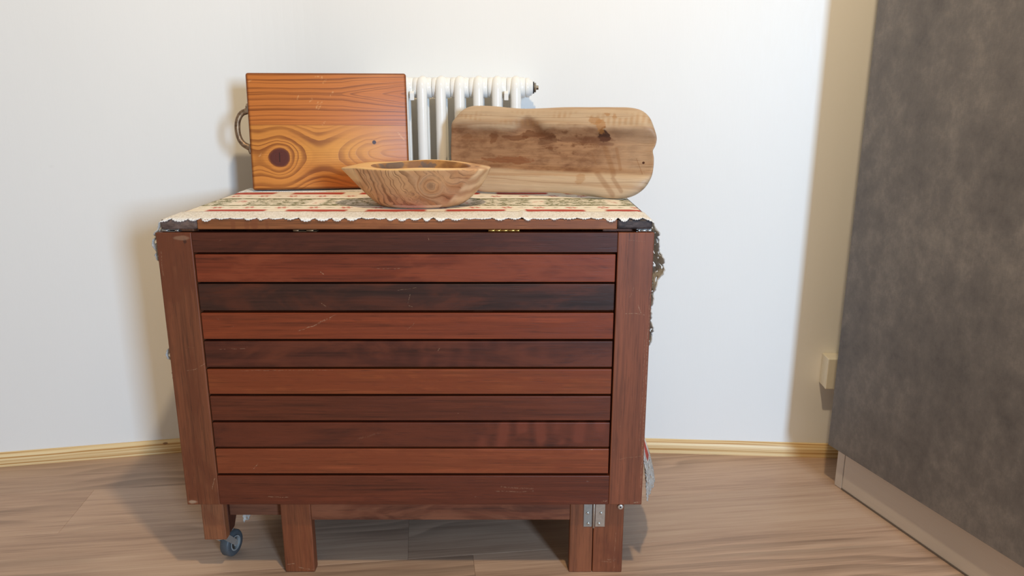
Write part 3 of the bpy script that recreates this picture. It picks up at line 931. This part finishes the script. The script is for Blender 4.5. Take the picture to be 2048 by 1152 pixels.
    col = t.mulc(col, (1.06, 1.02, 0.74))
    return t.done(col, late * -0.5 + fib * 0.5, 0.18, 0.0006, fib * 0.15 + 0.33)
ang = radians(9.0); lean = radians(6.0)
cb = empty('cutting_board', (-0.5800, 1.6790, ZS + 0.0030), (-lean, 0, ang))
props(cb, 'thick rectangular orange pine cutting board with iron side handle, leaning at left', 'cutting board')
bm = boxm(0, BW, 0, BD, 0, BH, 0.0055, 4)
obj('board', bm, mat_board(), cb, True)
def mat_iron():
    t = T('patinated_cast_iron', 0.42, 0.5, 0.7)
    n = t.noise(t.x * 90, t.y * 90, t.z * 90, 4, 0.7)
    col = t.ramp(n, [(0.35, lin(98, 76, 58)), (0.55, lin(150, 124, 98)), (0.75, lin(188, 162, 132))])
    return t.done(col, n, 0.4, 0.001, n * 0.3 + 0.28)
M_IRON = mat_iron()
hp = [(-0.0015, 0.176), (-0.006, 0.1735), (-0.014, 0.170), (-0.020, 0.163), (-0.0245, 0.152), (-0.0262, 0.139), (-0.0258, 0.126), (-0.0225, 0.113), (-0.0165, 0.1035), (-0.009, 0.098), (-0.0015, 0.094)]
# smooth the handle path
def catmull(P, n=5):
    out = []
    for i in range(len(P) - 1):
        p0 = Vector(P[max(i - 1, 0)]); p1 = Vector(P[i]); p2 = Vector(P[i + 1]); p3 = Vector(P[min(i + 2, len(P) - 1)])
        for k in range(n):
            t = k / n
            out.append(0.5 * ((2 * p1) + (p2 - p0) * t + (2 * p0 - 5 * p1 + 4 * p2 - p3) * t * t + (3 * p1 - p0 - 3 * p2 + p3) * t ** 3))
    out.append(Vector(P[-1])); return out
hpath = catmull([(x, BD / 2, z) for x, z in hp])
nn = len(hpath)
hr = [0.0062 + 0.0014 * abs(2 * i / (nn - 1) - 1) ** 3 for i in range(nn)]
bm = bmesh.new(); sweep(bm, hpath, hr, 14)
hd = obj('handle', bm, M_IRON, cb, True)
for z0, z1 in ((0.168, 0.190), (0.080, 0.102)):
    bm = boxm(-0.0035, 0.0005, BD / 2 - 0.008, BD / 2 + 0.008, z0, z1, 0.0014, 2)
    pl_ = obj('mounting_lug', bm, M_IRON, hd, True)
    zc = z1 - 0.007 if z0 > 0.12 else z0 + 0.007
    bm = bmesh.new(); lathe(bm, [(-0.0030, .0042), (-0.0050, .0036), (-0.0060, .0018)], 'X', (0, BD / 2, zc), 14)
    obj('screw_head', bm, M_IRON, hd, True)

# ------------------------------------------------------------------ carved serving tray leaning at right
OUT = [(-0.4062, 0.1), (-0.4098, 0.1317), (-0.4104, 0.1529), (-0.4037, 0.166), (-0.3892, 0.1851), (-0.3711, 0.1957), (-0.3469, 0.1982), (-0.3106, 0.1972), (-0.2744, 0.1939), (-0.239, 0.1917), (-0.193, 0.1932), (-0.1479, 0.1957), (-0.0925, 0.196), (-0.0382, 0.1962), (-0.0041, 0.1953), (0.0209, 0.1888), (0.0381, 0.1738), (0.05, 0.1502), (0.0561, 0.1321), (0.0546, 0.117), (0.0507, 0.1053), (0.0544, 0.0893), (0.0556, 0.068), (0.0538, 0.0468), (0.0438, 0.0252), (0.025, 0.0085), (0.0, 0.0), (-0.0316, -0.0004), (-0.0802, 0.0028), (-0.1353, 0.0058), (-0.18, 0.006), (-0.2369, 0.0036), (-0.2949, 0.0011), (-0.337, 0.0038), (-0.3692, 0.0163), (-0.3895, 0.0386), (-0.4002, 0.0685)]
def closed_catmull(P, n):
    m = len(P); out = []
    for i in range(m):
        p0, p1, p2, p3 = (Vector(P[(i + d) % m]) for d in (-1, 0, 1, 2))
        for k in range(n):
            t = k / n
            out.append(0.5 * ((2 * p1) + (p2 - p0) * t + (2 * p0 - 5 * p1 + 4 * p2 - p3) * t * t + (3 * p1 - p0 - 3 * p2 + p3) * t ** 3))
    return out
OC = closed_catmull([(u, v) for u, v in OUT], 6)
def trough(u, v):
    top_ = 0.146 + 0.022 * exp(-((u + 0.225) / 0.035) ** 2) + 0.010 * sstep(-0.2, -0.40, u)
    bot_ = 0.050 - 0.006 * sstep(-0.05, 0.03, u) + 0.004 * sin(u * 14)
    a = sstep(top_ + 0.006, top_ - 0.026, v); b = sstep(bot_ - 0.010, bot_ + 0.024, v)
    return a * b
def tray_front(u, v, t):
    edge = max(0.0, 1 - t ** 9) ** 0.5
    h = 0.0150 - 0.0215 * trough(u, v) + 0.0008 * mnoise.noise((u * 30, v * 30, 0))
    if h < 0: h = h * edge - 0.0 
    return h * edge - 0.0055 * trough(u, v) * (1 - edge)
def tray_back(u, v, t):
    edge = max(0.0, 1 - t ** 7) ** 0.5
    return -0.0160 * edge - 0.0055 * trough(u, v) * (1 - edge) - 0.004 * trough(u, v) * edge
bm = bmesh.new()
NR = 40
tt = [1 - (1 - i / NR) ** 1.35 for i in range(NR + 1)]
tt[-1] = 1.0
def spine(p): return Vector((max(-0.315, min(-0.04, p[0])), 0.099))
fr, bk = [], []
for i, t in enumerate(tt):
    A, B = [], []
    for p in OC:
        c = spine(p); q = c + (p - c) * t
        A.append(bm.verts.new((q.x, -tray_front(q.x, q.y, t), q.y)))
        B.append(A[-1] if i == NR else bm.verts.new((q.x, -tray_back(q.x, q.y, t), q.y)))
    fr.append(A); bk.append(B)
n = len(OC)
for G in (fr, bk):
    for A, B in zip(G, G[1:]):
        for k in range(n):
            bm.faces.new((A[k], A[(k + 1) % n], B[(k + 1) % n], B[k]))
bmesh.ops.remove_doubles(bm, verts=bm.verts, dist=0.00005)
def mat_tray():
    t = T('oiled_walnut_sapwood', 0.5, 0.35)
    u, v = t.x, t.z
    nz = t.noise(u * 9, t.y * 9, v * 22, 4, 0.6); n2 = t.noise(u * 28 + 3, 1.0, v * 60, 4, 0.65); n3 = t.noise(u * 5 + 9, 2.0, v * 16, 3)
    fib = t.noise(u * 8, t.y * 120, v * 330, 4, 0.65)
    base = t.mix(lin(210, 182, 146), lin(190, 158, 122), nz)
    bands = t.noise(u * 1.6, 3.0, (v + (nz - .5) * 0.012) * 70, 3, 0.55)
    base = t.mix(base, lin(168, 122, 80), bands.ss(0.50, 0.70) * 0.6)
    # heart-wood colour of the hollow
    topl = 0.150 + (t.dist(u, 0.0, -0.225, 0.0, 0.04, 1.0).ss(1.0, 0.0)) * 0.022
    hol = (topl - v + (nz - 0.5) * 0.03).ss(-0.004, 0.012) * (v - 0.051 + (n3 - 0.5) * 0.016).ss(-0.006, 0.006)
    heart = t.mix(lin(160, 116, 80), lin(126, 82, 52), (n2 * 0.6 + nz * 0.4).ss(0.42, 0.62))
    fade = 1.0 - u.ss(-0.10, 0.05) * 0.45
    col = t.mix(base, heart, hol * fade * 0.92)
    # dark oil blotches
    blot = (n3 * 0.55 + n2 * 0.45).ss(0.53, 0.60) * hol * t.dist(u, v, -0.22, 0.11, 0.20, 0.07).ss(1.0, 0.6)
    col = t.mix(col, lin(104, 60, 32), blot * 0.8)
    for (cx, cz, rx, rz, c, a) in ((-0.305, 0.128, 0.013, 0.011, lin(118, 72, 42), .75), (-0.262, 0.128, 0.03, 0.006, lin(108, 62, 34), .7), (-0.20, 0.135, 0.035, 0.010, lin(104, 58, 30), .7), (-0.185, 0.122, 0.022, 0.012, lin(92, 52, 30), .6), (-0.26, 0.077, 0.055, 0.008, lin(128, 70, 36), .7), (-0.37, 0.128, 0.016, 0.007, lin(124, 78, 46), .6), (-0.0559, 0.1325, 0.0125, 0.0125, lin(66, 36, 28), .95), (-0.062, 0.150, 0.010, 0.014, lin(176, 118, 60), .6), (-0.048, 0.174, 0.008, 0.006, lin(176, 124, 72), .7), (-0.034, 0.172, 0.006, 0.008, lin(176, 124, 72), .6), (-0.075, 0.163, 0.013, 0.010, lin(172, 118, 66), .6), (-0.09, 0.126, 0.05, 0.006, lin(112, 68, 44), .5), (-0.09, 0.033, 0.010, 0.012, lin(176, 130, 84), .5), (-0.05, 0.118, 0.02, 0.005, lin(100, 60, 44), .5)):
        d = t.dist(u, v, cx, cz, rx, rz) + (n2 - 0.5) * 3.2 + (nz - 0.5) * 1.5
        col = t.mix(col, c, d.ss(1.05, 0.72) * a)
    col = t.mix(col, lin(70, 34, 16), t.dist(u, v, 0.0339, 0.0792).ss(0.0032, 0.0022))
    # drawn knife bands sloping down to the right
    for (a, b, c_, d_, w) in ((-0.050, 0.108, -0.022, 0.046, 0.008), (-0.026, 0.108, -0.012, 0.062, 0.005), (-0.078, 0.098, -0.066, 0.074, 0.0012), (-0.058, 0.050, -0.02, 0.005, 0.008), (-0.022, 0.038, -0.002, 0.012, 0.006), (0.018, 0.088, 0.036, 0.052, 0.0015)):
        col = t.mix(col, lin(142, 94, 54), t.seg(u, v, a, b, c_, d_, w) * 0.42)
    # fine cross chatter on the upper rim
    ch = ((u * 520).sin() * 0.5 + 0.5) * (v - 0.165).abs().ss(0.022, 0.006) * t.noise(u * 12, 5.0, v * 40, 2).ss(0.45, 0.6)
    col = t.mix(col, lin(178, 132, 84), ch * 0.5)
    ln = (v - 0.030 - (u * 11).sin() * 0.006).abs().ss(0.0009, 0.0002) + (v - 0.172 - (u * 9).sin() * 0.005).abs().ss(0.0007, 0.0002)
    col = t.mix(col, lin(128, 88, 54), ln * 0.5)
    dash = t.noise(u * 14 + 2, 6.0, v * 420, 2, 0.5).ss(0.60, 0.70)
    col = t.mix(col, lin(120, 80, 48), dash * (hol * 0.35 + 0.18))
    col = t.mulc(col, (0.90, 0.90, 0.93))
    fl2 = t.noise(u * 5 + 1, 4.0, v * 150, 4, 0.65)
    col = t.mulc(col, t.grey(fib * 0.40 + fl2 * 0.5 + 0.55))
    return t.done(col, fib + n2 * 0.4, 0.22, 0.0006, fib * 0.15 + 0.42)
tr = obj('serving_tray', bm, mat_tray(), None, True)
a, tl = radians(20), radians(22)
e1 = Vector((cos(a), -sin(a), 0)); mh = Vector((-sin(a), -cos(a), 0)); e2 = Vector((sin(a) * sin(tl), cos(a) * sin(tl), cos(tl)))
ny = e2.cross(e1)                # local y axis = away from the viewer
Mx = Matrix((e1, ny, e2)).transposed().to_4x4()
Mx.translation = Vector((0.2286, 1.5491, 0.7262))
tr.matrix_world = Mx
props(tr, 'long irregular carved wooden serving tray with hollow centre, leaning at right', 'serving tray')

# ------------------------------------------------------------------ hand-carved bowl
bowl = empty('wooden_bowl', (-0.1800, 1.4720, ZS - 0.0006))
props(bowl, 'hand-carved boat-shaped wooden bowl standing in front of the boards', 'bowl')
def rim_out(th):
    c, s = cos(th), sin(th)
    ax = 0.141 if c > 0 else 0.150
    p = 1.72 if c < 0 else 2.05
    k = (abs(c) ** p + abs(s) ** p) ** (-1 / p)
    x, y = ax * k * c, 0.100 * k * s
    x += -0.002
    return x, y
def rim_z(x, y):
    z = 0.0775
    z -= 0.007 * sstep(-0.10, -0.152, x)
    z -= 0.005 * sstep(0.07, 0.139, x)
    z += 0.0016 * sin(x * 40 + 1)
    return z
def rim_in(th):
    c, s = cos(th), sin(th)
    p = 2.1
    k = (abs(c) ** p + abs(s) ** p) ** (-1 / p)
    return 0.004 + 0.093 * k * c, 0.0015 + 0.0865 * k * s
NB = 120
rings = []
prof_out = [(0.0, 0.0), (0.30, 0.0), (0.50, 0.0), (0.575, 0.0012), (0.63, 0.006), (0.70, 0.016), (0.775, 0.029), (0.85, 0.044), (0.915, 0.058), (0.965, 0.069), (0.99, 0.0745), (1.0, 0.0775)]
bm = bmesh.new()
for (k_, z_) in prof_out:
    ring = []
    for i in range(NB):
        th = 2 * pi * i / NB
        x, y = rim_out(th)
        rz = rim_z(x, y)
        zz = z_ / 0.0775 * rz
        # the base is a rounded oval, the lip a pointed boat
        w = z_ / 0.0775
        bxs, bys = 0.136 * cos(th), 0.098 * sin(th)
        kx = k_ + (0.045 * sin(pi * w) * max(0.0, cos(th)) if w > 0 else 0)
        X = (bxs * (1 - w) + x * w) * kx; Y = (bys * (1 - w) + y * w) * k_
        nz_ = mnoise.noise((X * 22, Y * 22, zz * 30))
        X *= 1 + 0.012 * nz_ * w * (1 - w) * 3; Y *= 1 + 0.02 * nz_ * w * (1 - w) * 3
        ring.append(bm.verts.new((X, Y, zz)))
    rings.append(ring)
for (q, dz) in ((0.04, 0.0012), (0.5, 0.0016), (0.93, 0.0010), (1.0, -0.0012)):
    ring = []
    for i in range(NB):
        th = 2 * pi * i / NB
        x, y = rim_out(th); xi, yi = rim_in(th)
        X = x + (xi - x) * q; Y = y + (yi - y) * q
        ring.append(bm.verts.new((X, Y, rim_z(X, Y) + dz)))
    rings.append(ring)
for (k_, z_) in ((0.97, 0.068), (0.90, 0.050), (0.80, 0.034), (0.62, 0.021), (0.40, 0.0145), (0.18, 0.012), (0.0, 0.0115)):
    ring = []
    for i in range(NB):
        th = 2 * pi * i / NB
        xi, yi = rim_in(th)
        ring.append(bm.verts.new((0.004 + (xi - 0.004) * k_, yi * k_, z_)))
    rings.append(ring)
for A, B in zip(rings, rings[1:]):
    for k in range(NB):
        bm.faces.new((A[k], A[(k + 1) % NB], B[(k + 1) % NB], B[k]))
for A in rings[len(prof_out) + 3:-1]:
    for v_ in A:
        for f_ in v_.link_faces: f_.material_index = 1
bmesh.ops.remove_doubles(bm, verts=bm.verts, dist=0.00004)
def mat_bowl(hollow=False):
    t = T('raw_teak_hollow' if hollow else 'raw_teak_root', 0.5, 0.35)
    x, y, z = t.x, t.y, t.z
    w = t.noise(x * 10, y * 10, z * 14, 3, 0.55); w2 = t.noise(x * 26 + 4, y * 26, z * 34, 3, 0.6)
    fib = t.noise(x * 120, y * 120, z * 120, 4, 0.7)
    # bulging year rings, with an eye at the right and a burl below the middle
    rA = t.dist(x, z, 0.030, 0.046, 1.0, 1.0)
    rB = t.dist(x, z, -0.012, 0.020, 1.3, 0.9)
    far = t.dist(x, z, 0.10, 0.085, 1.0, 1.3)
    field = far * 0.55 + (w - 0.5) * 0.045 + y * 0.25
    eye = rA.ss(0.030, 0.020)
    field = field * (1.0 - eye) + (rA + (w2 - .5) * 0.014 + (w - .5) * 0.01) * 0.9 * eye
    bur = rB.ss(0.030, 0.008)
    field = field + bur * (w2 - 0.5) * 0.05
    g = (field * 165 + t.noise(field * 60, 0.0, 0.0, 2) * 4.0 + (w2 - .5) * 0.5).fract()
    late = g.ss(0.55, 0.94) * g.ss(1.0, 0.96)
    fine = (field * 420).sin() * 0.5 + 0.5
    base = t.mix(lin(190, 144, 100), lin(160, 112, 74), w.ss(0.35, 0.65))
    base = t.mix(base, lin(196, 158, 116), w2.ss(0.55, 0.75) * 0.6)
    base = t.mix(base, lin(138, 88, 60), t.dist(x, z, 0.045, 0.016, 0.05, 0.02).ss(1.0, 0.3) * 0.55)
    col = t.mix(base, lin(98, 62, 40), late * (w2.ss(0.30, 0.62) * 0.5 + 0.25))
    col = t.mix(col, lin(206, 172, 134), fine * 0.26 * w.ss(0.4, 0.6))
    col = t.mix(col, lin(104, 72, 50), (rA + (w2 - .5) * .006).ss(0.008, 0.003) * 0.6)
    col = t.mix(col, lin(120, 84, 60), bur * w2.ss(0.5, 0.56) * 0.7)
    # pale sapwood: left wing, right tip streak, lip and a lens under the base
    wing = (x + z * 0.55 + (w - 0.5) * 0.02).ss(-0.072, -0.082) * z.ss(0.045, 0.055)
    col = t.mix(col, lin(206, 172, 126), wing * 0.85)
    edge = ((x + z * 0.55 + (w - 0.5) * 0.02) + 0.070).abs().ss(0.003, 0.0006) * z.ss(0.035, 0.05) * y.ss(0.0, -0.01)
    col = t.mix(col, lin(112, 74, 42), edge * 0.8)
    tip = (x - z * 0.9 + 0.006 + (w - 0.5) * 0.01).ss(0.052, 0.060)
    col = t.mix(col, t.mix(lin(206, 176, 136), lin(166, 128, 92), fine), tip * 0.8)
    lip = (z - x * 0.0).ss(0.0745, 0.0775)
    col = t.mix(col, t.mix(lin(222, 182, 122), lin(204, 160, 104), fib), lip * 0.9)
    lens = (t.dist(x, y, -0.0, -0.065, 0.055, 0.03)).ss(1.0, 0.9) * z.ss(0.0085, 0.006)
    col = t.mix(col, lin(204, 170, 140), lens * 0.7)
    # honey coloured hollow with dark bark inclusions on the far side
    hon = t.mix(lin(176, 124, 68), lin(140, 94, 52), w2.ss(0.4, 0.6))
    for (cx, cz, rx, rz) in ((-0.063, 0.071, 0.022, 0.007), (0.0, 0.066, 0.020, 0.012)):
        d = t.dist(x, z, cx, cz, rx, rz) + (w2 - 0.5) * 4.0 + (w - 0.5) * 1.5
        hon = t.mix(hon, lin(96, 82, 74), d.ss(1.0, 0.6) * 0.8 * y.ss(0.02, 0.04))
    col = t.mulc(col, (1.2, 1.18, 1.15))
    if hollow: col = hon
    col = t.mulc(col, t.grey(fib * 0.28 + 0.86))
    return t.done(col, late * -0.4 + fib, 0.2, 0.0006)
bb = obj('bowl_body', bm, mat_bowl(), bowl, True)
bb.data.materials.append(mat_bowl(True))
